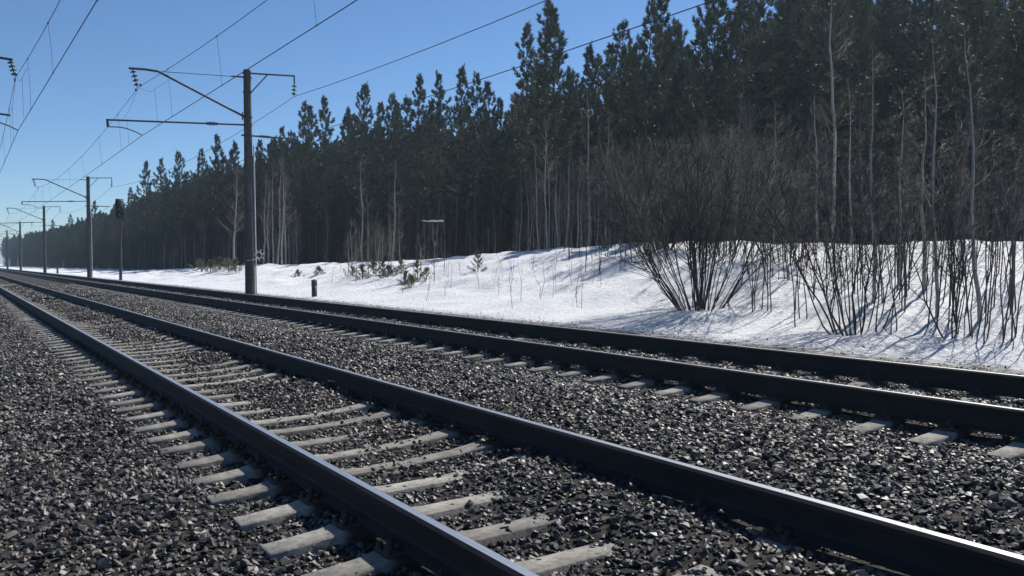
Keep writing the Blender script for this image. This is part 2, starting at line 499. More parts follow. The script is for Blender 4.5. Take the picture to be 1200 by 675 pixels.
def scatter(name, pts, rot, scl, idx, meshes, label):
    src = bpy.data.collections.new(name + '_sources')
    for k, me in enumerate(meshes):
        o = bpy.data.objects.new('source_%02d' % k, me)
        src.objects.link(o)
    me = bpy.data.meshes.new(name)
    me.vertices.add(len(pts)); me.vertices.foreach_set('co', np.asarray(pts, np.float32).ravel())
    a = me.attributes.new('rot', 'FLOAT_VECTOR', 'POINT'); a.data.foreach_set('vector', np.asarray(rot, np.float32).ravel())
    a = me.attributes.new('scl', 'FLOAT_VECTOR', 'POINT'); a.data.foreach_set('vector', np.asarray(scl, np.float32).ravel())
    a = me.attributes.new('idx', 'INT', 'POINT'); a.data.foreach_set('value', np.asarray(idx, np.int32))
    o = ob(name, me)
    ng = bpy.data.node_groups.new(name, 'GeometryNodeTree')
    ng.interface.new_socket('Geometry', in_out='INPUT', socket_type='NodeSocketGeometry')
    ng.interface.new_socket('Geometry', in_out='OUTPUT', socket_type='NodeSocketGeometry')
    gi = ng.nodes.new('NodeGroupInput'); go = ng.nodes.new('NodeGroupOutput')
    ip = ng.nodes.new('GeometryNodeInstanceOnPoints')
    ci = ng.nodes.new('GeometryNodeCollectionInfo')
    ci.inputs['Collection'].default_value = src
    ci.inputs['Separate Children'].default_value = True
    ci.inputs['Reset Children'].default_value = True
    def attr(nm, typ):
        n = ng.nodes.new('GeometryNodeInputNamedAttribute')
        n.data_type = typ
        n.inputs['Name'].default_value = nm
        return n.outputs[0]
    ng.links.new(gi.outputs[0], ip.inputs['Points'])
    ng.links.new(ci.outputs[0], ip.inputs['Instance'])
    ip.inputs['Pick Instance'].default_value = True
    ng.links.new(attr('idx', 'INT'), ip.inputs['Instance Index'])
    e2r = ng.nodes.new('FunctionNodeEulerToRotation')
    ng.links.new(attr('rot', 'FLOAT_VECTOR'), e2r.inputs[0])
    ng.links.new(e2r.outputs[0], ip.inputs['Rotation'])
    ng.links.new(attr('scl', 'FLOAT_VECTOR'), ip.inputs['Scale'])
    ng.links.new(ip.outputs[0], go.inputs[0])
    md = o.modifiers.new('scatter', 'NODES')
    md.node_group = ng
    return tag(o, label, kind='stuff')

rng = np.random.default_rng(7)
STONES = [stone_mesh(100 + k) for k in range(14)]
P_, S_ = [], []
def lay(x0, x1, y0, y1, per_m2, smin, smax, lift=0.0):
    n = int((x1 - x0) * (y1 - y0) * per_m2)
    x = rng.uniform(x0, x1, n); y = rng.uniform(y0, y1, n)
    # keep what the lens and a small step aside can see
    ang = np.arctan2(x + .8, y)
    keep = (ang > 0) & (np.arctan2(x - .8, y) < R(66))
    for c, z0 in zip(XR, ZR):
        keep &= np.abs(x - c) > .055
    x, y = x[keep], y[keep]
    s = smin + (smax - smin) * rng.random(len(x)) ** 2.2
    z = bed(x, y) + s * .25 + lift
    P_.append(np.stack([x, y, z], 1)); S_.append(s)
lay(-.3, 11.3, 1.4, 9, 1000, .012, .031)
lay(-.3, 11.3, 9, 20, 560, .016, .036)
lay(-.3, 11.3, 20, 36, 300, .022, .042)
lay(0, 11.3, 36, 62, 90, .036, .06)
lay(0, 1.3, 62, 100, 40, .045, .07)
# loose stones kicked onto the sleepers and a few larger ones lying on top
lay(2.3, 3.35, 1.6, 30, 16, .016, .030, .07)
lay(-.2, 1.2, 1.6, 14, 22, .028, .042, .02)
lay(4.1, 6.4, 1.6, 16, 26, .028, .044, .02)
n = 2600
gx, gy = 11.1 + np.abs(rng.normal(0, .55, n)), rng.uniform(3, 60, n)
gs = rng.uniform(.008, .022, n)
P_.append(np.stack([gx, gy, np.maximum(ground(gx, gy), bed(gx, gy)) + gs * .3], 1)); S_.append(gs)
PT = np.concatenate(P_); SC = np.concatenate(S_)
n = len(PT)
rot = np.stack([rng.normal(0, .5, n), rng.normal(0, .5, n), rng.uniform(0, 6.28, n)], 1)
sc3 = SC[:, None] * rng.uniform(.8, 1.2, (n, 3))
scatter('ballast_stones', PT, rot, sc3, rng.integers(0, len(STONES), n), STONES, 'loose grey crushed stones covering the track bed')

# ------------------------------------------------------------------ railway tracks
def rail_mesh(hh):
    w, f = .0375, .075
    b = .021                                           # worn running band
    prof = [(-f, -hh), (f, -hh), (f, -hh + .012), (.022, -hh + .030), (.011, -hh + .048), (.011, -.052), (w, -.040), (w, -.014), (b, 0),
            (-b, 0), (-w, -.014), (-w, -.040), (-.011, -.052), (-.011, -hh + .048), (-.022, -hh + .030), (-f, -hh + .012)]
    mi = [0] * len(prof)
    mi[8] = 1
    mb = MB()
    mb.prism(prof, -8, 420, mi)
    return mb.mesh('rail', [M['rail_side'], M['rail_top']])
RAILS = {1: rail_mesh(.186), 2: rail_mesh(.212)}

def sleeper_mesh(seed):
    """prestressed sleeper: sloped ends, raised rail seats, waisted sunken middle"""
    rg = random.Random(seed)
    st = [(-1.350, -.034, .084), (-1.340, -.028, .090), (-1.14, -.020, .092), (-1.03, -.015, .093), (-1.00, -.008, .094), (-.94, .006, .094), (-.90, .002, .094), (-.69, .002, .094),
          (-.66, .014, .092), (-.60, .004, .092), (-.40, -.016, .084), (0, -.026, .078)]
    st = st + [(-x, z, w) for x, z, w in st[-2::-1]]
    mb = MB()
    V = []
    for x, z, w in st:
        j = lambda a: rg.uniform(-a, a)
        V += [(x + j(.002), -w - .035, -.20), (x + j(.002), -w + j(.003), z - .008 + j(.002)), (x, -w + .008, z + j(.0015)), (x, w - .008, z + j(.0015)), (x + j(.002), w + j(.003), z - .008 + j(.002)), (x, w + .035, -.20)]
    k = len(st)
    F = []
    for i in range(k - 1):
        for q in range(5):
            a = i * 6 + q
            F.append((a, a + 6, a + 7, a + 1))
    mb.add(V, [f[::-1] for f in F])
    mb.add(V[:6], [(0, 1, 2), (0, 2, 3), (0, 3, 4), (0, 4, 5)])
    mb.add(V[-6:], [(0, 2, 1), (0, 3, 2), (0, 4, 3), (0, 5, 4)])
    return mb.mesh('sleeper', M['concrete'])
SLEEPERS = [sleeper_mesh(k) for k in range(6)]

def clip_mesh():
    mb = MB()
    mb.box((-.16, -.085, .002), (.16, .085, .020))
    for sx in (-1, 1):
        mb.box((min(sx * .066, sx * .100), -.045, .021), (max(sx * .066, sx * .100), .045, .050))
        for yy in (-.0,):
            mb.tube([(sx * .108, yy, .02), (sx * .108, yy, .085)], .012, 6)
            mb.tube([(sx * .108, yy, .050), (sx * .108, yy, .072)], .023, 6)
        mb.tube([(sx * .143, -.055, .02), (sx * .143, -.055, .05)], .018, 6)
        mb.tube([(sx * .143, .055, .02), (sx * .143, .055, .05)], .018, 6)
    return mb.mesh('rail_fastening', M['fastening'])
CLIP = clip_mesh()

def track(label, centre, xa, za, zb, y_first, n, RAIL, drop, step=.5435):
    t = thing('railway_track', label, 'railway track', (0, 0, 0), group='railway tracks')
    tilt = math.atan2(zb - za, 1.594)
    for x, z in ((xa, za), (xa + 1.594, zb)):
        o = ob('rail', RAIL, t)
        o.location = (x, 0, z)
        o.rotation_euler = (0, -tilt, 0)
    zc = (za + zb) / 2 - drop
    for k in range(n):
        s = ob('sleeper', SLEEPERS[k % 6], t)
        y = y_first + step * k + rng.normal(0, .012)
        s.location = (centre + rng.normal(0, .008), y, zc + rng.normal(0, .003))
        s.rotation_euler = (0, -tilt, rng.normal(0, .010) + (math.pi if (k // 6) % 2 else 0))
        if s.rotation_euler.z > 1.5:
            s.rotation_euler.y = tilt
        if y < 17:
            for sx in (-1, 1):
                c = ob('rail_fastening', CLIP, s)
                c.location = (sx * .797, 0, 0)
    return t
track('near railway track on pale concrete sleepers, shiny worn rail heads, closest to the viewer', T1C, XR[0], ZR[0], ZR[1], 3.884 - 2 * .5435 - .09, 122, RAILS[1], .206)
track('far railway track beside the snow, sleepers mostly buried in dark ballast', T2C, XR[2], ZR[2], ZR[3], 3.27 - 3 * .618, 108, RAILS[2], .236, .618)

# ------------------------------------------------------------------ catenary poles
def pole_parts():
    P = {}
    mb = MB()
    zz = np.linspace(-.8, 10.38, 14)
    mb.tube([(0, 0, z) for z in zz], np.linspace(.235, .165, 14), 16)
    P['mast'] = (mb.mesh('mast', M['pole'], True), 0)
    mb = MB()                                         # bent tubular bracket
    mb.tube([(-5.05, 0, 9.85), (-4.4, 0, 9.88), (-3.90, 0, 9.86), (-3.72, 0, 9.79), (-.16, 0, 8.22)], .052, 8)
    mb.tube([(-.24, 0, 8.05), (-.24, 0, 8.42)], .03, 6)
    P['bracket'] = (mb.mesh('bracket', M['steel']), 0)
    mb = MB()
    mb.tube([(-3.74, 0, 9.86), (-.17, 0, 10.03)], .015, 6)
    mb.tube([(-.72, 0, 10.01), (-.15, 0, 10.03)], .040, 6)
    P['tie_rod'] = (mb.mesh('tie_rod', M['steel']), 0)
    mb = MB()
    mb.tube([(-5.95, 0, 7.57), (-.15, 0, 7.84)], .040, 8)
    mb.tube([(-5.93, 0, 7.60), (-5.91, 0, 7.26)], .050, 8)
    P['registration_arm'] = (mb.mesh('registration_arm', M['steel']), 0)
    mb = MB()
    for k in range(5):
        x = -1.82 + .10 * k
        mb.tube([(x - .012, 0, 7.765 + .0047 * k), (x + .012, 0, 7.766 + .0047 * k)], .10 if k % 4 else .075, 10)
    mb.tube([(-1.88, 0, 7.76), (-1.36, 0, 7.785)], .055, 8)
    P['arm_insulator'] = (mb.mesh('arm_insulator', M['insul']), 0)
    mb = MB()
    mb.tube([(-5.91, 0, 7.28), (-5.5, 0, 7.30), (-5.18, 0, 7.27), (-4.85, 0, 7.16), (-4.56, 0, 7.03)], .026, 6)
    P['steady_arm'] = (mb.mesh('steady_arm', M['steel']), 0)
    def string(x0, z0, x1, z1, k, r):
        mb = MB()
        mb.tube([(x0, 0, z0), (x1, 0, z1)], .022, 6)
        for q in range(k):
            t = (q + .6) / (k + .2)
            c = np.array([x0 + (x1 - x0) * t, 0, z0 + (z1 - z0) * t])
            d = np.array([x1 - x0, 0, z1 - z0]); d /= np.linalg.norm(d)
            mb.tube([c - d * .045, c - d * .005, c + d * .03], [.045, r, r * .86], 12)
        return mb
    P['insulator'] = (string(-4.90, 9.82, -4.72, 9.08, 4, .135).mesh('insulator', M['insul'], False), 0)
    mb = MB()
    mb.tube([(.15, 0, 10.24), (2.26, 0, 10.36)], .042, 8)
    mb.tube([(2.23, 0, 10.38), (2.23, 0, 9.98)], .036, 8)
    mb.tube([(.17, 0, 9.36), (.95, 0, 10.27)], .030, 6)
    P['feeder_bracket'] = (mb.mesh('feeder_bracket', M['steel']), 0)
    P['feeder_insulator'] = (string(2.23, 9.98, 2.20, 9.40, 3, .125).mesh('feeder_insulator', M['insul']), 0)
    mb = MB()
    mb.tube([(-.30, 0, 7.36), (1.98, 0, 7.37)], .042, 8)
    mb.tube([(.55, 0, 7.37), (1.0, 0, 7.37)], .062, 8)
    P['lower_arm'] = (mb.mesh('lower_arm', M['steel']), 0)
    mb = MB()
    for z in (8.2, 7.84, 10.03, 10.24, 9.36, 7.36):
        mb.tube([(0, 0, z - .035), (0, 0, z + .035)], .205, 16)
    P['clamp'] = (mb.mesh('clamp', M['steel']), 0)
    mb = MB()
    mb.tube([(.262, -.09, .0), (.232, -.09, 6.9)], .034, 6)
    P['lit_edge_strip'] = (mb.mesh('lit_edge_strip', M['white']), 0)  # white tube added as the sunlit edge of the mast
    L = {}
    mb = MB()
    mb.tube([(-4.56, 0, 9.63), (-4.0, 0, 9.66), (-3.55, 0, 9.63), (-3.35, 0, 9.56), (-.16, 0, 8.12)], .052, 8)
    L['bracket'] = (mb.mesh('bracket', M['steel']), 0)
    mb = MB(); mb.tube([(-3.4, 0, 9.64), (-.17, 0, 10.03)], .015, 6)
    L['tie_rod'] = (mb.mesh('tie_rod', M['steel']), 0)
    mb = MB()
    mb.tube([(-4.44, 0, 7.40), (-.15, 0, 7.66)], .040, 8)
    mb.tube([(-3.75, 0, 7.44), (-3.75, 0, 7.08)], .035, 8)
    L['registration_arm'] = (mb.mesh('registration_arm', M['steel']), 0)
    mb = MB(); mb.tube([(-3.72, 0, 7.12), (-4.05, 0, 7.08), (-4.4, 0, 6.97), (-4.70, 0, 6.82)], .026, 6)
    L['steady_arm'] = (mb.mesh('steady_arm', M['steel']), 0)
    L['insulator'] = (string(-4.46, 9.60, -4.63, 8.98, 4, .135).mesh('insulator', M['insul']), 0)
    L['mast'], L['clamp'] = P['mast'], P['clamp']
    return P, L
PP, PL_ = pole_parts()
POLE_Y = [-17.4, 39.6, 96.8, 149.6, 209.2, 265.7, 322.0]
PL = ['', 'nearest tall catenary pole, ring shaped fitting low on its side',
      'second catenary pole down the line, standing just left of the signal mast',
      'third catenary pole down the line, beside a tiny dark post', 'fourth catenary pole down the line, small in the distance',
      'fifth catenary pole down the line, thin and close to the picture edge', '']
for k, y in enumerate(POLE_Y):
    for side in (1, -1):
        if side == 1 and k in (0, 6):
            continue
        if side == -1 and k in (0, 5, 6):
            continue
        lab = PL[k] if side == 1 else 'catenary pole whose bracket and insulator reach in at the top left edge' if k == 1 else 'distant catenary pole left of the near track, only bracket tips showing'
        x = 11.4 if side == 1 else -2.55
        t = thing('catenary_pole', lab, 'catenary pole', (x, y, -.22), 0, 'catenary poles along the line', (side, 1, 1))
        t.rotation_euler.y = R(-.25) * (k == 1 and side == 1)
        for nm, (me, _) in (PP if side == 1 else PL_).items():
            if nm == 'lit_edge_strip' and k > 2:
                continue
            ob(nm, me, t)
        if k == 1 and side == 1:
            mb = MB()                                  # round fitting with lugs, strapped to the pole
            a = np.linspace(0, 2 * np.pi, 25)
            mb.tube(np.stack([.36 + .13 * np.cos(a), np.full(25, -.22), 1.82 + .15 * np.sin(a)], 1), .026, 6, cap=False)
            for q in range(7):
                aa = q / 7 * 6.283 + .3
                cx, cz = .36 + .22 * math.cos(aa), 1.82 + .24 * math.sin(aa)
                mb.box((cx - .028, -.25, cz - .028), (cx + .028, -.19, cz + .028))
                mb.tube([(.36 + .13 * math.cos(aa), -.22, 1.82 + .15 * math.sin(aa)), (cx, -.22, cz)], .012, 5)
            mb.tube([(-.05, -.20, 1.58), (.36, -.22, 1.66)], .018, 5)
            mb.tube([(-.2, -.21, 1.58), (-.02, -.21, 1.58)], .018, 5)
            ob('ring_fitting', mb.mesh('ring_fitting', M['white']), t)
            mb = MB()
            mb.tube([(0, 0, .92), (0, 0, .95)], .243, 16)
            mb.tube([(0, 0, 1.54), (0, 0, 1.58)], .240, 16)
            ob('band', mb.mesh('band', M['steel']), t)

# overhead wires
def span_pts(y0, x0, z0, y1, x1, z1, sag, n=17):
    u = np.linspace(0, 1, n)
    return np.stack([x0 + (x1 - x0) * u, y0 + (y1 - y0) * u, z0 + (z1 - z0) * u - 4 * sag * u * (1 - u)], 1)

def overhead(label, cx, mx, cz, mz, sag):
    t = thing('overhead_line', label, 'overhead wire', (0, 0, 0), 0, 'overhead lines above the tracks')
    cp, mp = [], []
    for k in range(len(POLE_Y) - 1):
        a = span_pts(POLE_Y[k], cx[k], cz, POLE_Y[k + 1], cx[k + 1], cz, .03)
        b = span_pts(POLE_Y[k], mx[k], mz, POLE_Y[k + 1], mx[k + 1], mz, sag)
        cp.append(a); mp.append(b)
        if k < 4:
            for u in (.10, .22, .36, .5, .64, .78, .90):
                i = u * 16; i0 = int(i); fr = i - i0
                pa = a[i0] * (1 - fr) + a[i0 + 1] * fr
                pb = b[i0] * (1 - fr) + b[i0 + 1] * fr
                d = MB()
                d.tube([pb, (pa + pb) / 2 + np.array([.02, .03, 0]), pa], .005, 4)
                d.box(pb - .022, pb + .022)
                d.box(pa - .018, pa + .018)
                ob('dropper', d.mesh('dropper', M['wire']), t)
    for nm, pp, r in (('contact_wire', cp, .0125), ('messenger_wire', mp, .0105)):
        mb = MB()
        P = np.concatenate([p[:-1] for p in pp] + [pp[-1][-1:]])
        mb.tube(P, r, 6)
        ob(nm, mb.mesh(nm, M['wire']), t)
    # stitch wire slung beneath each support
    mb = MB()
    for k in (1, 2, 3):
        i = 5
        y0 = POLE_Y[k]
        for sgn in (-1, 1):
            mb.tube([(mx[k], y0, mz - .02), (mx[k] + .02, y0 + sgn * 2.5, mz - .62), (mx[k] + .04, y0 + sgn * 6.0, mz - .78 * 1.0)], .006, 4)
            mb.tube([(mx[k] + .03, y0 + sgn * 3.4, mz - .66), (cx[k], y0 + sgn * 3.4, cz)], .005, 4)
        c = np.array([mx[k], y0, mz])
        mb.box(c + [-.03, -.65, -.06], c + [.03, -.5, .03]); mb.box(c + [-.03, .5, -.06], c + [.03, .65, .03])
    ob('stitch_wire', mb.mesh('stitch_wire', M['wire']), t)
overhead('contact and messenger wires with droppers over the far track, held by the nearest tall pole', [7.56, 6.82, 6.95, 6.8, 7.4, 7.3, 7.5], [7.4, 6.68, 6.9, 6.75, 7.3, 7.3, 7.3], 6.78, 8.84, .86)
overhead('contact and messenger wires over the near track, steepest pair at the top left', [3.04, 2.15, 2.3, 2.3, 2.4, 2.4, 2.4], [2.75, 2.10, 2.3, 2.3, 2.4, 2.4, 2.4], 6.6, 8.74, 1.15)
def feeder(label, x, z, sag):
    mb = MB()
    P = np.concatenate([span_pts(POLE_Y[k], x, z, POLE_Y[k + 1], x, z, sag)[:-1] for k in range(len(POLE_Y) - 1)])
    mb.tube(P, .013, 6)
    tag(ob('feeder_wire', mb.mesh('feeder_wire', M['wire'])), label, 'feeder wire', 'feeder wires on the pole arms')
feeder('upper feeder wire crossing open sky from the short right arm of the nearest pole', 13.60, 9.18, .84)
feeder('lower feeder wire passing behind the pine tops from the lowest pole arm', 13.38, 7.15, .42)

# ------------------------------------------------------------------ signal and posts
t = thing('railway_signal', 'dark three lamp railway signal on a slim mast right of the second pole', 'railway signal', (11.95, 80.3, -.22), 0, None, (.86, .86, 1.0))
mb = MB(); mb.tube([(-.06, 0, -.4), (-.04, 0, 1.7), (-.01, 0, 2.9)], [.16, .14, .125], 12)
ob('mast_base', mb.mesh('mast_base', M['pole'], True), t)
mb = MB(); mb.tube([(-.01, 0, 2.85), (.10, 0, 5.5), (.12, 0, 7.0)], [.075, .07, .06], 10)
ob('mast', mb.mesh('mast', M['pole'], True), t)
mb = MB()
mb.box((-.42, -.12, 5.35), (.28, .12, 7.05))
mb.box((-.42, .13, 5.6), (-.10, .34, 6.9))
ob('signal_head', mb.mesh('signal_head', M['black']), t)
for z in (5.66, 6.19, 6.72):
    mb = MB()
    a = np.linspace(-.35, math.pi + .35, 9)
    for rr, fl in ((.19, 0), (.178, 1)):
        v = [(-.07 + rr * math.cos(q), -.12, z + rr * math.sin(q)) for q in a] + [(-.07 + rr * math.cos(q), -.52, z + rr * math.sin(q) - .03) for q in a]
        f = [(i, i + 1, 10 + i, 9 + i) for i in range(8)]
        mb.add(v, f)
    ob('hood', mb.mesh('hood', M['black']), t)
    mb = MB(); mb.tube([(-.07, -.115, z), (-.07, -.145, z)], .15, 14)
    ob('lamp', mb.mesh('lamp', M['lens']), t)

t = thing('marker_post', 'short dark lineside post with pale top standing in the snow', 'marker post', (12.48, 34.1, -.22))
mb = MB(); mb.box((-.085, -.085, -.3), (.085, .085, .62)); ob('post', mb.mesh('post', M['steel']), t)
mb = MB(); mb.box((-.092, -.092, .50), (.092, .092, .74)); mb.add([(-.092, -.092, .74), (.092, -.092, .74), (.092, .092, .74), (-.092, .092, .74), (0, 0, .78)], [(0, 1, 4), (1, 2, 4), (2, 3, 4), (3, 0, 4)])
ob('cap', mb.mesh('cap', M['pole']), t)
t = thing('marker_post', 'tiny dark post beside the third catenary pole', 'marker post', (12.1, 138.0, -.22))
mb = MB(); mb.box((-.12, -.12, -.3), (.12, .12, .75)); ob('post', mb.mesh('post', M['steel']), t)
mb = MB(); mb.box((-.13, -.13, .76), (.13, .13, .95)); ob('cap', mb.mesh('cap', M['pole']), t)

# ------------------------------------------------------------------ pines
def rand_unit(rg, n):
    v = rg.normal(size=(n, 3))
    return v / np.linalg.norm(v, axis=1)[:, None]

def needle_tufts(mb, C, D, rg, per, ln, wd, mi=0, spread=.9):
    n = len(C)
    c = np.repeat(C, per, 0); d = np.repeat(D, per, 0)
    v = d + rand_unit(rg, n * per) * spread + np.array([0, 0, .25])
    v /= np.linalg.norm(v, axis=1)[:, None]
    L = ln * rg.uniform(.65, 1.25, n * per)[:, None]
    s = np.cross(v, rand_unit(rg, n * per)); s /= np.linalg.norm(s, axis=1)[:, None] + 1e-9
    c = c + rand_unit(rg, n * per) * .03
    a, b, t = c - s * wd, c + s * wd, c + v * L
    V = np.stack([a, b, t], 1).reshape(-1, 3)
    mb.add(V, np.arange(n * per * 3).reshape(-1, 3), mi)

def pine_meshes(seed, H=18.0, cb=.45, lmax=1.6, dense=1.0):
    rg = np.random.default_rng(seed)
    tr, cr = MB(), MB()
    z = np.linspace(-.4, H, 16)
    ph = rg.uniform(0, 6.28, 2)
    ln = rg.normal(0, .018, 2)
    sway = lambda zz: np.stack([ln[0] * np.maximum(zz, 0) * 3, ln[1] * np.maximum(zz, 0) * 3], -1) * .5 + np.stack([.10 * np.sin(zz * .35 + ph[0]) + .05 * np.sin(zz * .9), .10 * np.cos(zz * .31 + ph[1])], -1) * np.minimum(zz, 6)[..., None] / 6
    xy = sway(z)
    rad = np.interp(z / H, [-.1, 0, .05, .5, .9, 1], [.19, .16, .135, .095, .025, .006])
    tr.tube(np.column_stack([xy, z]), rad, 8)
    zb = H * cb
    A, Bv, C, D = [], [], [], []
    zw = zb
    while zw < H - .25:
        t = (zw - zb) / (H - zb)
        nb = rg.integers(3, 6)
        a0 = rg.uniform(0, 6.28)
        prof = ((1 - t) ** .78 * (.6 + .4 * min(1, t / .2)) + .03) * rg.uniform(.75, 1.12)
        for q in range(nb):
            az = a0 + q * 6.283 / nb + rg.normal(0, .25)
            L = max(.30, lmax * prof * rg.uniform(.45, 1.3))
            if t < .45 and rg.random() < .12:
                continue
            el = R(-8 + 46 * t) + rg.normal(0, .14)
            p0 = np.array([*sway(np.array(zw)), zw + rg.normal(0, .08)])
            h = np.array([math.cos(az), math.sin(az), 0])
            d1 = h * math.cos(el) + np.array([0, 0, math.sin(el)])
            d2 = h * math.cos(el + .5) + np.array([0, 0, math.sin(el + .5)])
            p1 = p0 + d1 * L * .6
            p2 = p1 + d2 * L * .4
            tr.tube([p0, p1, p2], [.022 + .012 * L, .015, .006], 3, 1, cap=False)
            k = max(4, int((L * 9 + 4) * dense))
            u = .35 + .65 * rg.random(k) ** .7
            pos = np.where((u < .6)[:, None], p0 + (p1 - p0) * (u / .6)[:, None], p1 + (p2 - p1) * ((u - .6) / .4)[:, None])
            side = np.cross(h, [0, 0, 1.])
            off = rg.normal(0, 1, k) * L * .20 * (1.2 - u)
            sub = pos + side * off[:, None] + np.array([0, 0, 1.]) * rg.normal(.05, .10, k)[:, None] + h * np.abs(off)[:, None] * .35
            A.append(pos); Bv.append(sub); C.append(sub)
            D.append(np.where((u < .6)[:, None], d1, d2) + side * np.sign(off)[:, None] * .45 + np.array([0, 0, .25]))
        zw += rg.uniform(.42, .80) * (1.15 - .5 * t)
    top = np.column_stack([sway(np.linspace(H - .8, H, 7)), np.linspace(H - .8, H, 7)])
    C.append(top); D.append(np.tile([0, 0, 1.2], (7, 1)))
    C, D = np.concatenate(C), np.concatenate(D)
    tr.spikes(np.concatenate(A), np.concatenate(Bv), .008, 1)
    needle_tufts(cr, C, D, rg, 12, .32, .026)
    nd = 22                                            # dead snags below the crown
    zd = rg.uniform(H * .12, zb, nd); az = rg.uniform(0, 6.28, nd); L = rg.uniform(.3, 1.3, nd)
    a = np.column_stack([sway(zd), zd])
    tr.spikes(a, a + np.column_stack([np.cos(az) * L, np.sin(az) * L, rg.normal(-.05, .25, nd) * L]), .016, 1)
    return tr.mesh('trunk', [M['pine_bark'], M['pine_bark']]), cr.mesh('crown', M['needles'])
PINES = [pine_meshes(20 + k, 18.0, cb, lm, dn) for k, (cb, lm, dn) in enumerate([(.36, 2.9, 1), (.42, 2.5, 1), (.34, 3.3, .95), (.50, 3.4, .9), (.30, 2.7, 1.05), (.40, 2.3, 1), (.54, 3.1, .9), (.28, 2.9, 1)])]

def edge_x(y):
    return np.interp(y, [0, 12, 20, 27, 31, 46, 52, 75, 95, 120, 400], [33.5, 33.5, 34.5, 34, 31.5, 31.5, 34.5, 35, 31, 26.5, 25])

def px_of(x, y):
    a = math.atan2(x, y) - YAW
    return 600 + F_PX * math.tan(a)

def pine(x, y, H, k, rz, label=None, group=None):
    px = px_of(x, y)
    if label is None:
        off = x - float(edge_x(y))
        row = 'front row pine' if off < 2.2 else 'pine a few rows deep' if off < 8 else 'pine deep in the forest'
        for lim, where in ((45, 'far down the line beyond the fourth catenary pole'), (100, 'between the third and second catenary poles'), (140, 'between the second catenary pole and the signal mast'), (205, 'just right of the signal mast'),
                           (268, 'left of the lone pale birch'), (300, 'directly behind the nearest catenary pole'), (342, 'behind the cluster of pale trunks'), (375, 'straight behind the short marker post'), (420, 'between the marker post and the young pines'),
                           (470, 'behind the left half of the young pines'), (530, 'behind the snapped level trunk'), (585, 'behind the lone small pine on the slope'), (645, 'below the three tall spires'), (715, 'behind the thin trunks left of the willow'),
                           (790, 'behind the left side of the big willow'), (860, 'behind the right side of the big willow'), (950, 'between the big willow and the smaller clump'), (1040, 'behind the smaller willow clump'), (1110, 'behind the tallest pale stems'), (9999, 'at the right edge behind the sapling thicket')):
            if px < lim:
                break
        label, group = row + ' ' + where, 'pines ' + where
    z = float(ground(x, y))
    t = thing('pine_tree', label, 'pine tree', (x, y, z), rz, group, (H / 18.0 * .96, H / 18.0 * .96, H / 18.0))
    ob('trunk', PINES[k][0], t)
    ob('crown', PINES[k][1], t)
    return t

rp = np.random.default_rng(5)
placed = []
# trees whose tops stand out against the sky: (column in the view, top row, depth behind the edge, variant, label)
SKYLINE = [(62, 258, 1, 1, None), (82, 252, 2, 0, None), (110, 236, 1, 4, None), (131, 240, 2, 5, None), (151, 221, 1, 0, 'pine with a pointed top just right of the signal mast'),
           (170, 190, 1, 4, 'broad pine stepping up above its neighbours right of the signal'), (192, 188, 2, 7, None), (214, 180, 1, 2, None), (233, 176, 2, 0, None), (260, 160, 1, 4, 'full pine with rounded top just left of the nearest pole'),
           (284, 168, 2, 5, None), (310, 168, 1, 1, 'slim pine tip just right of the nearest pole under its arm'), (335, 152, 2, 7, None), (351, 122, 1, 0, 'pine below the short right arm of the nearest pole'), (372, 126, 2, 1, None), (386, 115, 1, 4, None),
           (405, 128, 2, 5, None), (424, 101, 1, 2, 'pine standing clear above the dip right of the nearest pole'), (440, 122, 2, 1, None), (456, 112, 1, 0, None), (472, 120, 3, 5, None), (489, 91, 1, 4, 'leafy topped pine right of centre gap in the tree line'), (512, 92, 2, 7, None),
           (534, 84, 1, 5, 'narrow pine with a sharp tip near the lower feeder wire'), (557, 92, 1, 0, None), (580, 98, 2, 1, None), (604, 32, 2, 5, 'first of three tall spires, thinner and lowest of them'),
           (630, 6, 1, 0, 'middle and tallest of three spires against the sky'), (655, 11, 1, 4, 'right hand of three tall spires against the sky'), (683, 60, 2, 5, 'shorter pine in the gap right of the three spires'),
           (715, 31, 1, 6, 'loose crowned pine left of the notch with the lower feeder wire'), (755, 3, 1, 0, 'dense spire just right of the loose crowned pine'), (784, -14, 2, 5, 'slender pine whose tip touches the top edge of the picture'), (812, -24, 1, 1, None), (838, -34, 2, 7, None), (862, -20, 1, 2, None)]
for px, py, dep, k, lab in SKYLINE:
    a = YAW + math.atan((px - 600) / F_PX)
    y = 60.0
    for _ in range(30):
        x = float(edge_x(y)) + [0, .6, 3.0, 6.0][dep]
        y = x / math.tan(a)
    d = x * math.sin(YAW) + y * math.cos(YAW)
    top = EYE + (309.0 - py) / F_PX * d
    H = min(24.0, max(12.0, top - float(ground(x, y))))
    pine(x, y, H, k, rp.uniform(0, 6.28), lab, 'pines on the skyline' if lab else None)
    placed.append((x, y))
cand = 0
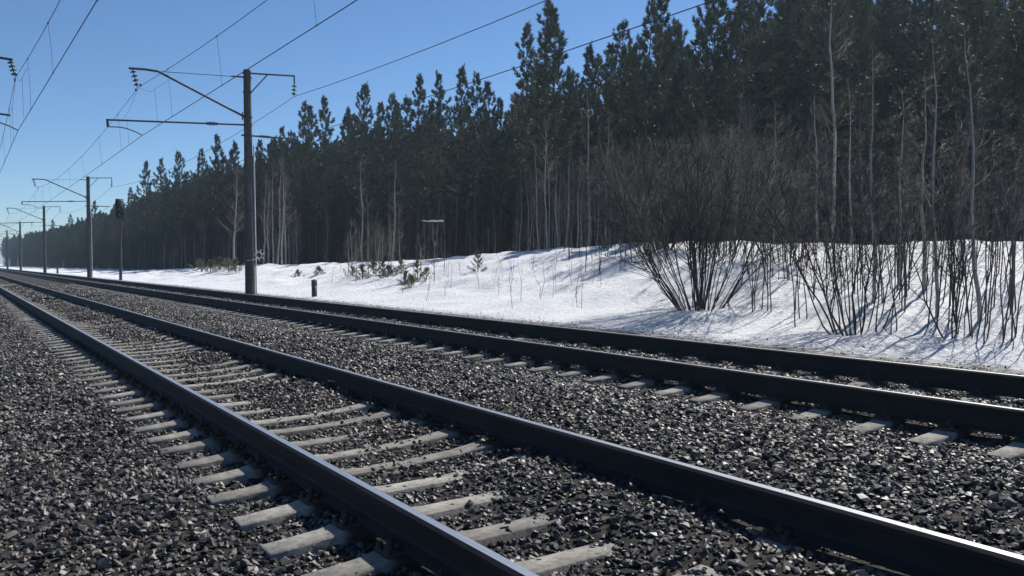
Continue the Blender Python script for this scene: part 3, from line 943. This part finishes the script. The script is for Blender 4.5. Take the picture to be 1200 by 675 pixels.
while len(placed) < 285 and cand < 40000:
    cand += 1
    y = rp.uniform(6, 150) if rp.random() < .85 else rp.uniform(150, 260)
    x = float(edge_x(y)) + abs(rp.normal(0, 1)) * 8.5 + .5
    if not (math.atan2(x, y) < R(68)):
        continue
    if min((x - q) ** 2 + (y - w) ** 2 for q, w in placed) < 2.1 ** 2:
        continue
    px = px_of(x, y)
    d = x * math.sin(YAW) + y * math.cos(YAW)
    line = np.interp(px, [0, 62, 150, 260, 350, 424, 490, 580, 604, 640, 683, 715, 780, 860, 1300], [275, 262, 228, 175, 135, 115, 102, 104, 62, 40, 72, 48, 5, -20, -60])
    hm = EYE + (309 - line) / F_PX * d - float(ground(x, y))
    H = min(rp.uniform(14.5, 19.0) + (4.5 if px > 860 else 0), max(10.0, hm - (rp.uniform(.8, 4.8) if px < 880 else rp.uniform(0, 1))))
    placed.append((x, y))
    pine(x, y, H, int(rp.integers(0, 8)), rp.uniform(0, 6.28))

# the depth of the wood behind the first rows: one mass
FAR = []
for k in range(8):
    tr, cr = PINES[k]
    me = bpy.data.meshes.new('far_pine')
    bm = bmesh.new(); bm.from_mesh(tr); bm.from_mesh(cr)
    nt_ = len(tr.polygons)
    bm.faces.ensure_lookup_table()
    for i, f in enumerate(bm.faces):
        f.material_index = 0 if i < nt_ else 1
    bm.to_mesh(me); bm.free()
    me.materials.append(M['pine_bark']); me.materials.append(M['needles'])
    FAR.append(me)
fx, fy = [], []
for gx in np.arange(36, 165, 2.9):
    for gy in np.arange(-2, 320, 2.9):
        x, y = gx + rp.uniform(-1.3, 1.3), gy + rp.uniform(-1.3, 1.3)
        if x > float(edge_x(y)) + 9 and math.atan2(x, y) < R(82):
            fx.append(x); fy.append(y)
for gy in np.arange(100, 620, 2.6):
    for gx in np.arange(0, 24, 2.8):
        x, y = gx + float(edge_x(gy)) + rp.uniform(-1.2, 1.2), gy + rp.uniform(-1.2, 1.2)
        if y > 255 or (gx > 5 and y < 322 and gx < 24):
            fx.append(x); fy.append(y)
fx, fy = np.array(fx), np.array(fy)
n = len(fx)
hs = rp.uniform(.80, .98, n) + .16 * (600 + F_PX * np.tan(np.arctan2(fx, fy) - YAW) > 900)
pxs = 600 + F_PX * np.tan(np.arctan2(fx, fy) - YAW)
dd = fx * math.sin(YAW) + fy * math.cos(YAW)
line = np.interp(pxs, [0, 62, 150, 260, 350, 424, 490, 580, 604, 640, 683, 715, 780, 860, 1300], [275, 265, 232, 180, 140, 122, 108, 110, 75, 60, 80, 60, 15, -10, -60])
hm = (EYE + (309 - line) / F_PX * dd - ground(fx, fy)) / 18.0
hs = np.clip(np.minimum(hs, hm * np.where(pxs < 900, rp.uniform(.66, .93, n), 1.0)), .45, 1.2)
scatter('forest', np.stack([fx, fy, ground(fx, fy)], 1), np.stack([np.zeros(n), np.zeros(n), rp.uniform(0, 6.28, n)], 1), np.stack([hs, hs, hs], 1), rp.integers(0, 8, n), FAR, 'dense dark pine forest behind the first rows of trees')

# ------------------------------------------------------------------ bare saplings and birches
def bare_tree(seed, H, r0, mat, start=.3, blen=.24, nbr=30, ntw=9, up=.75, tm='twig'):
    rg = np.random.default_rng(seed)
    tr, cr = MB(), MB()
    z = np.linspace(-.25, H, 11)
    ph = rg.uniform(0, 6.28, 3)
    bend = rg.normal(0, .022, 2)
    f = lambda zz: np.stack([.05 * np.sin(zz * 1.1 + ph[0]) + .025 * np.sin(zz * 2.9 + ph[2]) + bend[0] * zz ** 1.25 * .6, .05 * np.cos(zz * .9 + ph[1]) + bend[1] * zz ** 1.25 * .6], -1)
    zz = np.maximum(z, 0)
    tr.tube(np.column_stack([f(zz), z]), np.interp(z / H, [-.1, 0, .6, 1], [r0 * 1.15, r0, r0 * .55, .004]), 6)
    tw_a, tw_b = [], []
    for _ in range(nbr):
        t = start + (1 - start) * rg.random() ** .9
        zc = t * H
        az = rg.uniform(0, 6.28)
        L = blen * H * (1.08 - t) ** .8 * rg.uniform(.45, 1.15) + .12
        el = up + rg.normal(0, .18)
        h = np.array([math.cos(az), math.sin(az), 0])
        p0 = np.array([*f(np.array(zc)), zc])
        p1 = p0 + (h * math.cos(el) + np.array([0, 0, math.sin(el)])) * L * .5
        p2 = p1 + (h * math.cos(el + .3) + np.array([0, 0, math.sin(el + .3)])) * L * .5 + rg.normal(0, .04, 3) * L
        cr.tube([p0, p1, p2], [max(.005, r0 * .34 * (1.1 - t)), max(.004, r0 * .2 * (1.1 - t)), .0025], 3, 0, cap=False)
        u = rg.uniform(.2, 1, ntw)
        a = np.where((u < .5)[:, None], p0 + (p1 - p0) * (u * 2)[:, None], p1 + (p2 - p1) * ((u - .5) * 2)[:, None])
        d = h + rand_unit(rg, ntw) * .75 + np.array([0, 0, .75])
        d /= np.linalg.norm(d, axis=1)[:, None]
        b = a + d * (L * rg.uniform(.18, .5, ntw))[:, None]
        tw_a.append(a); tw_b.append(b)
        a2 = a + (b - a) * rg.uniform(.3, .9, ntw)[:, None]
        d2 = d + rand_unit(rg, ntw) * .7
        tw_a.append(a2); tw_b.append(a2 + d2 * (L * rg.uniform(.08, .25, ntw))[:, None])
    cr.spikes(np.concatenate(tw_a), np.concatenate(tw_b), .0034)
    return tr.mesh('trunk', mat), cr.mesh('crown', M[tm])

PALE = [bare_tree(60 + k, 9.0, .06, M['birch_bark'], .35, .17, 34, 10, .8, 'dry_twig') for k in range(5)]
GREY = [bare_tree(80 + k, 5.0, .019, M['alder_bark'], .30, .19, 17, 5, .85) for k in range(7)]
BROWN = [bare_tree(120 + k, 5.0, .03, M['birch_bark'], .15, .2, 40, 10, .8, 'dry_twig') for k in range(5)]
BIRCH = bare_tree(99, 9.5, .11, M['birch_bark'], .3, .26, 60, 14, .6, 'dry_twig')

def sapling(lst, k, x, y, H, label, group, cat='sapling', name='sapling', base=9.0, lean=(0, 0), wide=1.0):
    t = thing(name, label, cat, (x, y, float(ground(x, y))), random.uniform(0, 6.28), group, (max(.7, H / base) * wide, max(.7, H / base) * wide, H / base))
    t.rotation_euler.x, t.rotation_euler.y = lean
    ob('trunk', lst[k][0], t); ob('crown', lst[k][1], t)
    return t

def at_px(px, x):
    a = YAW + math.atan((px - 600) / F_PX)
    return x / math.tan(a)

random.seed(11)
# the single pale birch left of the nearest pole
x = 20.0; y = at_px(274, x)
t = thing('birch_tree', 'lone pale birch with spreading bare crown left of the nearest catenary pole', 'birch tree', (x, y, float(ground(x, y))), 1.0, None, (1.0, 1.0, .95))
ob('trunk', BIRCH[0], t); ob('crown', BIRCH[1], t)
for px, H in ((309, 9.0), (314, 8.5), (320, 9.5), (326, 10.0), (331, 9.2), (335, 8.0)):
    x = 24 + random.uniform(-.8, .8)
    sapling(PALE, random.randrange(5), x, at_px(px, x), H, 'pale thin bare trunk in the cluster just right of the nearest pole', 'pale trunks right of the nearest pole', 'bare tree', 'bare_tree', wide=1.3)
for px, x, H, lab in ((425, 25, 8, 'pale slim trunk rising behind the young pines at their left'), (461, 25, 7, 'bright pale trunk behind the middle of the young pines'), (640, 23, 6.3, 'pale straight trunk on the snow crest left of the willow'),
                      (653, 24.5, 4.5, None), (664, 25, 5.5, 'second pale trunk on the snow crest, right of the straightest one'), (676, 26, 4.8, None), (690, 24, 7, None), (709, 25, 6, None), (631, 26, 6, None)):
    sapling(PALE, random.randrange(5), x, at_px(px, x), H, lab or 'thin pale bare tree on the snow crest left of the big willow', None if lab else 'thin trees left of the willow', 'bare tree', 'bare_tree', wide=1.3 if px < 500 else 1.0)
# slender pale stems at the right
for px, x, H, lab in ((1023, 16.0, 5.3, 'slender pale stem behind the second willow clump'), (1054, 18.0, 4.4, 'thin grey stem between two slender pale stems'), (1081, 17.0, 4.6, 'crooked thin stem left of the tall pale stem near the right'),
                      (1097, 15.6, 5.3, 'tall straight pale stem right of the second willow clump'), (1146, 15.4, 5.3, 'last tall pale stem before the right edge of the picture'), (977, 24, 9.5, 'tall faint trunk above the second willow clump'), (958, 26, 5.5, None), (997, 27, 6, None), (862, 27, 6, None), (906, 26.5, 5.5, None)):
    sapling(PALE, random.randrange(5), x, at_px(px, x), H, lab or 'faint thin trunk on the crest behind the thicket', None if lab else 'faint trunks behind the thicket', 'bare tree', 'bare_tree')
# thicket of young alders
for i in range(205):
    if i < 142:
        px = 868 + 350 * random.random(); x = random.uniform(13.7, 20)
        zone = next(w for lim, w in ((935, 'just right of the big willow'), (1015, 'around the smaller willow clump'), (1075, 'between the smaller clump and the tallest pale stem'), (1130, 'round the foot of the tallest pale stem'), (9999, 'at the right edge of the snow bank')) if px < lim)
        lab = ('thin grey sapling low down ' if x < 15.5 else 'thin grey sapling half way up ' if x < 17.7 else 'thin grey sapling high up ') + zone
        grp = 'saplings ' + zone
    elif i < 174:
        px = random.uniform(640, 740); x = random.uniform(17.2, 23)
        lab = 'thin grey sapling on the snow slope ' + ('below the straight pale trunk' if px < 675 else 'midway to the big willow' if px < 710 else 'touching the left side of the big willow'); grp = 'saplings left of the big willow'
    else:
        px = random.uniform(700, 1200); x = random.uniform(19.5, 27)
        lab = 'grey sapling on the snow crest ' + ('behind the big willow' if px < 900 else 'behind the smaller willow clump' if px < 1050 else 'behind the right hand thicket'); grp = 'saplings on the snow crest'
    y = at_px(px, x)
    sapling(GREY, random.randrange(7), x, y, random.uniform(1.7, 4.0), lab, grp, base=5.0, lean=(random.gauss(0, .07), random.gauss(0, .07)))
for i in range(120):
    px = random.choice([random.uniform(150, 285), random.uniform(300, 350), random.uniform(380, 720), random.uniform(600, 730)])
    y0 = 60
    a = YAW + math.atan((px - 600) / F_PX)
    for _ in range(20):
        x = float(edge_x(y0)) - .6; y0 = x / math.tan(a)
    x -= random.uniform(0, 3.0); y0 = at_px(px, x)
    zone = next(w for lim, w in ((205, 'right of the signal mast'), (290, 'around the lone pale birch'), (360, 'around the cluster of pale trunks'), (470, 'behind the left half of the young pines'), (600, 'below the snapped level trunk'), (650, 'left of the straight pale trunk'), (690, 'right of the straight pale trunk'), (9999, 'behind the left edge of the big willow')) if px < lim)
    brown = random.random() < .7
    sapling(BROWN if brown else GREY, random.randrange(5), x, y0, random.uniform(2.5, 6.5), ('brownish' if brown else 'grey') + ' bare sapling at the forest foot ' + zone, 'saplings at the forest foot ' + zone, base=5.0)

# ------------------------------------------------------------------ willows
def willow_meshes(seed, nst, H, spread, base_r, nb=13):
    rg = np.random.default_rng(seed)
    stems, tw = [], MB()
    ta, tb = [], []
    for s in range(nst):
        az = rg.uniform(0, 6.28)
        q = rg.random() ** .55
        tilt = spread * q + rg.normal(0, .05)
        h = np.array([math.cos(az), math.sin(az), 0])
        L = H * rg.uniform(.72, 1.08)
        p = h * base_r * q + np.array([0, 0, -.15]) + rg.normal(0, .05, 3) * [1, 1, 0]
        pts = [p]
        nseg = 8
        for k in range(nseg):
            tl = tilt * (1 - .32 * k / nseg)
            d = h * math.sin(tl) + np.array([0, 0, math.cos(tl)])
            pts.append(pts[-1] + d * L / nseg + rg.normal(0, .035, 3))
        pts = np.array(pts)
        r0 = rg.uniform(.009, .024)
        mb = MB()
        mb.tube(pts, np.linspace(r0, .005, nseg + 1), 5)
        for b in range(nb):
            t = .28 + .68 * rg.random()
            i = t * nseg; i0 = min(int(i), nseg - 1); fr = i - i0
            p0 = pts[i0] * (1 - fr) + pts[i0 + 1] * fr
            d = (pts[i0 + 1] - pts[i0]); d /= np.linalg.norm(d)
            dd = d + rand_unit(rg, 1)[0] * .85 + np.array([0, 0, .12]); dd /= np.linalg.norm(dd)
            Lb = (1.15 - t) * H * .42 * rg.uniform(.5, 1.2)
            p1 = p0 + dd * Lb * .5; p2 = p1 + (dd + rand_unit(rg, 1)[0] * .18 + np.array([0, 0, .12])) * Lb * .5
            tw.tube([p0, p1, p2], [.0085, .006, .003], 3, 0, cap=False)
            n = 10
            u = rg.uniform(.1, 1, n)
            a = np.where((u < .5)[:, None], p0 + (p1 - p0) * (u * 2)[:, None], p1 + (p2 - p1) * ((u - .5) * 2)[:, None])
            d3 = dd + rand_unit(rg, n) * .95 + np.array([0, 0, .25]); d3 /= np.linalg.norm(d3, axis=1)[:, None]
            e = a + d3 * rg.uniform(.15, .6, n)[:, None]
            ta.append(a); tb.append(e)
            a2 = a + (e - a) * rg.uniform(.3, .9, n)[:, None]
            ta.append(a2); tb.append(a2 + (d3 + rand_unit(rg, n) * .6) * rg.uniform(.08, .3, n)[:, None])
        stems.append(mb.mesh('stem', M['willow']))
    tw.spikes(np.concatenate(ta), np.concatenate(tb), .0034)
    return stems, tw.mesh('twigs', M['willow_twig'])
WIL = [willow_meshes(1, 46, 4.4, .68, .48), willow_meshes(2, 13, 3.3, .62, .34, 9), willow_meshes(3, 18, 4.4, .5, .5, 11), willow_meshes(4, 6, 2.9, .55, .25, 9)]
def willow(k, x, y, rz, sc, label, group=None):
    t = thing('willow_bush', label, 'willow bush', (x, y, float(ground(x, y))), rz, group, sc)
    for me in WIL[k][0]:
        ob('stem', me, t)
    tag(ob('twig_mass', WIL[k][1], t), kind='stuff')
willow(0, 15.3, 14.85, 0, 1.0, 'big many stemmed willow bush fanning out of the snow in the middle right')
willow(1, 14.1, 9.75, 1, 1.0, 'smaller leaning willow clump close to the track, right of the big one')
willow(3, 14.6, 8.1, 2.4, 1.0, 'low forked willow clump nearest the right edge')
willow(2, 20.5, 16.5, .4, 1.05, 'willow bush on the snow crest just behind the big one')
for px, x, k, s, lab in ((715, 23.5, 2, 1.0, 'airy willow on the snow crest just left of the big one'), (775, 22, 0, .9, 'broad airy willow straight behind the big one'), (850, 21.5, 2, 1.05, 'airy willow on the crest behind the right side of the big one')):
    willow(k, x, at_px(px, x), random.uniform(0, 6), s, lab, 'willows along the snow crest')

# ------------------------------------------------------------------ young pines, stalks, broken trunk
def young_pine(seed, H, lmax):
    rg = np.random.default_rng(seed)
    tr, cr = MB(), MB()
    tr.tube([(0, 0, -.3), (.02, 0, H * .5), (0, .01, H)], [.028, .02, .006], 6)
    C, D = [], []
    for zw in np.linspace(H * .12, H * .86, 5):
        t = zw / H
        for q in range(int(rg.integers(4, 7))):
            az = rg.uniform(0, 6.28); el = R(12 + 45 * t); L = lmax * (1.1 - t) * rg.uniform(.6, 1.2)
            h = np.array([math.cos(az), math.sin(az), 0])
            p0 = np.array([0, 0, zw]); p1 = p0 + (h * math.cos(el) + np.array([0, 0, math.sin(el)])) * L * .6
            p2 = p1 + (h * math.cos(el + .6) + np.array([0, 0, math.sin(el + .6)])) * L * .4
            tr.tube([p0, p1, p2], [.010, .007, .004], 3, cap=False)
            u = rg.uniform(.3, 1, 7)[:, None]
            C.append(p0 + (p2 - p0) * u); D.append(np.tile(p2 - p1, (7, 1)) / L * 2.2)
    C.append(np.column_stack([np.zeros(8), np.zeros(8), np.linspace(H * .7, H, 8)])); D.append(np.tile([0, 0, 1.], (8, 1)))
    needle_tufts(cr, np.concatenate(C), np.concatenate(D), rg, 9, .12, .006, 0, .9)
    return tr.mesh('trunk', M['pine_bark']), cr.mesh('crown', M['young_needles'])
YP = [young_pine(k, h, l) for k, (h, l) in enumerate([(1.0, .75), (.8, .9), (1.3, .7), (.7, .6)])]
def ypine(px, x, k, sc, label, group=None):
    y = at_px(px, x)
    t = thing('young_pine', label, 'young pine', (x, y, float(ground(x, y)) - .22), random.uniform(0, 6), group, sc)
    ob('trunk', YP[k][0], t); ob('crown', YP[k][1], t)
for px, x, k, s in ((413, 17.2, 1, 1.0), (425, 16.6, 0, 1.05), (438, 17.8, 1, 1.2), (449, 17.2, 2, .95), (455, 16.9, 1, 1.1), (470, 17.6, 0, 1.0), (476, 15.9, 3, 1.1), (482, 15.6, 1, .9), (489, 16.4, 2, 1.0), (500, 16.8, 0, .8)):
    ypine(px, x, k, s * .85, 'low bushy young pine half buried in the snow right of the marker post', 'young pines right of the marker post')
ypine(560, 18.1, 2, .85, 'small dark young pine alone on the snow below the crest')
ypine(349, 17.5, 3, .9, 'tiny pine seedling behind the marker post, left of it')
ypine(374, 17.8, 3, .9, 'tiny pine seedling directly behind the marker post')
for px, x in ((236, 18.5), (247, 18), (258, 19), (268, 18.5), (276, 18)):
    ypine(px, x, 1, 1.5, 'dark low young pine left of the nearest catenary pole', 'young pines left of the nearest pole')

for i in range(14):
    px = random.uniform(405, 515); x = random.uniform(15.8, 18.5)
    sapling(BROWN, random.randrange(5), x, at_px(px, x), random.uniform(.6, 1.1), 'small brown leafless shrub among the young pines in the snow', 'brown shrubs among the young pines', 'shrub', 'bare_shrub', base=1.6)

def stalk(seed, H):
    rg = np.random.default_rng(seed)
    mb = MB()
    mb.tube([(0, 0, -.1), (rg.normal(0, .04), rg.normal(0, .04), H * .5), (rg.normal(0, .1), rg.normal(0, .1), H)], [.008, .006, .003], 4)
    n = 7
    z = rg.uniform(.4, 1, n) * H
    a = np.column_stack([np.zeros(n), np.zeros(n), z])
    mb.spikes(a, a + np.column_stack([rg.normal(0, .1, n), rg.normal(0, .1, n), rg.uniform(.05, .25, n)]), .0045)
    return mb.mesh('dry_stalk', M['straw'])
ST = [stalk(k, h) for k, h in enumerate((.9, .6, 1.1, .75))]
for i in range(46):
    px = random.uniform(380, 720); x = random.uniform(13.0, 20)
    y = at_px(px, x)
    o = ob('dry_stalk', ST[i % 4])
    o.location = (x, y, float(ground(x, y))); o.rotation_euler = (random.gauss(0, .12), random.gauss(0, .12), random.uniform(0, 6))
    tag(o, 'dry weed stalk poking out of the sunlit snow before the willow', 'weed stalk', 'dry stalks in the snow')

x = 18.0; y = at_px(520, x); zg = float(ground(x, y))
z0 = 3.03 - zg
t = thing('broken_tree', 'snapped thin tree, its top hanging level with a bright strip of snow', 'broken tree', (x, y, zg), 0)
ux, uy = math.cos(YAW), -math.sin(YAW)
mb = MB(); mb.tube([(0, 0, -.3), (.10, .05, z0 * .5), (0, 0, z0 + .05)], [.013, .011, .009], 7)
ob('stump', mb.mesh('stump', M['alder_bark']), t)
mb = MB(); mb.tube([(-1.75 * ux, -1.75 * uy, z0 + .22), (-1.0 * ux, -1.0 * uy, z0 + .05), (-.4 * ux, -.4 * uy, z0 + .02), (.06 * ux, .06 * uy, z0 + .02)], [.008, .016, .02, .022], 7)
mb.spikes([(-1.0 * ux, -1.0 * uy, z0), (-1.3 * ux, -1.3 * uy, z0 + .1), (-.8 * ux, -.8 * uy, z0)], [(-1.4 * ux, -1.4 * uy, z0 - .3), (-1.8 * ux, -1.8 * uy, z0 - .05), (-1.2 * ux, -1.2 * uy, z0 + .35)], .01)
ob('log', mb.mesh('log', M['pine_bark']), t)
mb = MB()                                               # thin crust of frozen snow clinging to the broken top
q = np.linspace(-.95, .0, 9)
hh = .022 + .045 * sstep(-.95, -.4, q) + np.array([0, .02, -.015, .01, 0, .015, -.01, 0, .01])
V = []
for k, u in enumerate(q):
    z = z0 + .03 + .07 * max(0, -.6 - u)
    z += .012 * math.sin(k * 2.1)
    V += [(u * ux - .02, u * uy - .02, z - .01), (u * ux - .02, u * uy - .02, z + hh[k]), (u * ux + .015, u * uy + .02, z + hh[k]), (u * ux + .015, u * uy + .02, z - .01)]
mb.add(V, [(4 * k + a_, 4 * k + 4 + a_, 4 * k + 4 + (a_ + 1) % 4, 4 * k + (a_ + 1) % 4) for k in range(8) for a_ in range(4)])
mb.add(V[:4], [(0, 1, 2, 3)]); mb.add(V[-4:], [(3, 2, 1, 0)])
ob('snow_strip', mb.mesh('snow_strip', M['crust']), t)

# ------------------------------------------------------------------ thin spring haze
mt = bpy.data.materials.new('haze')
mt.use_nodes = True
mt.node_tree.nodes.clear()
pv = N(mt.node_tree, 'ShaderNodeVolumePrincipled')
pv.inputs['Color'].default_value = (.62, .82, 1.0, 1)
pv.inputs['Density'].default_value = .00044
pv.inputs['Anisotropy'].default_value = .45
mo = N(mt.node_tree, 'ShaderNodeOutputMaterial')
mt.node_tree.links.new(pv.outputs[0], mo.inputs['Volume'])
mb = MB(); mb.box((-1540, -1540, -2.2), (1540, 2540, 29))
tag(ob('haze', mb.mesh('haze', mt)), 'thin bluish haze in the air', kind='stuff')
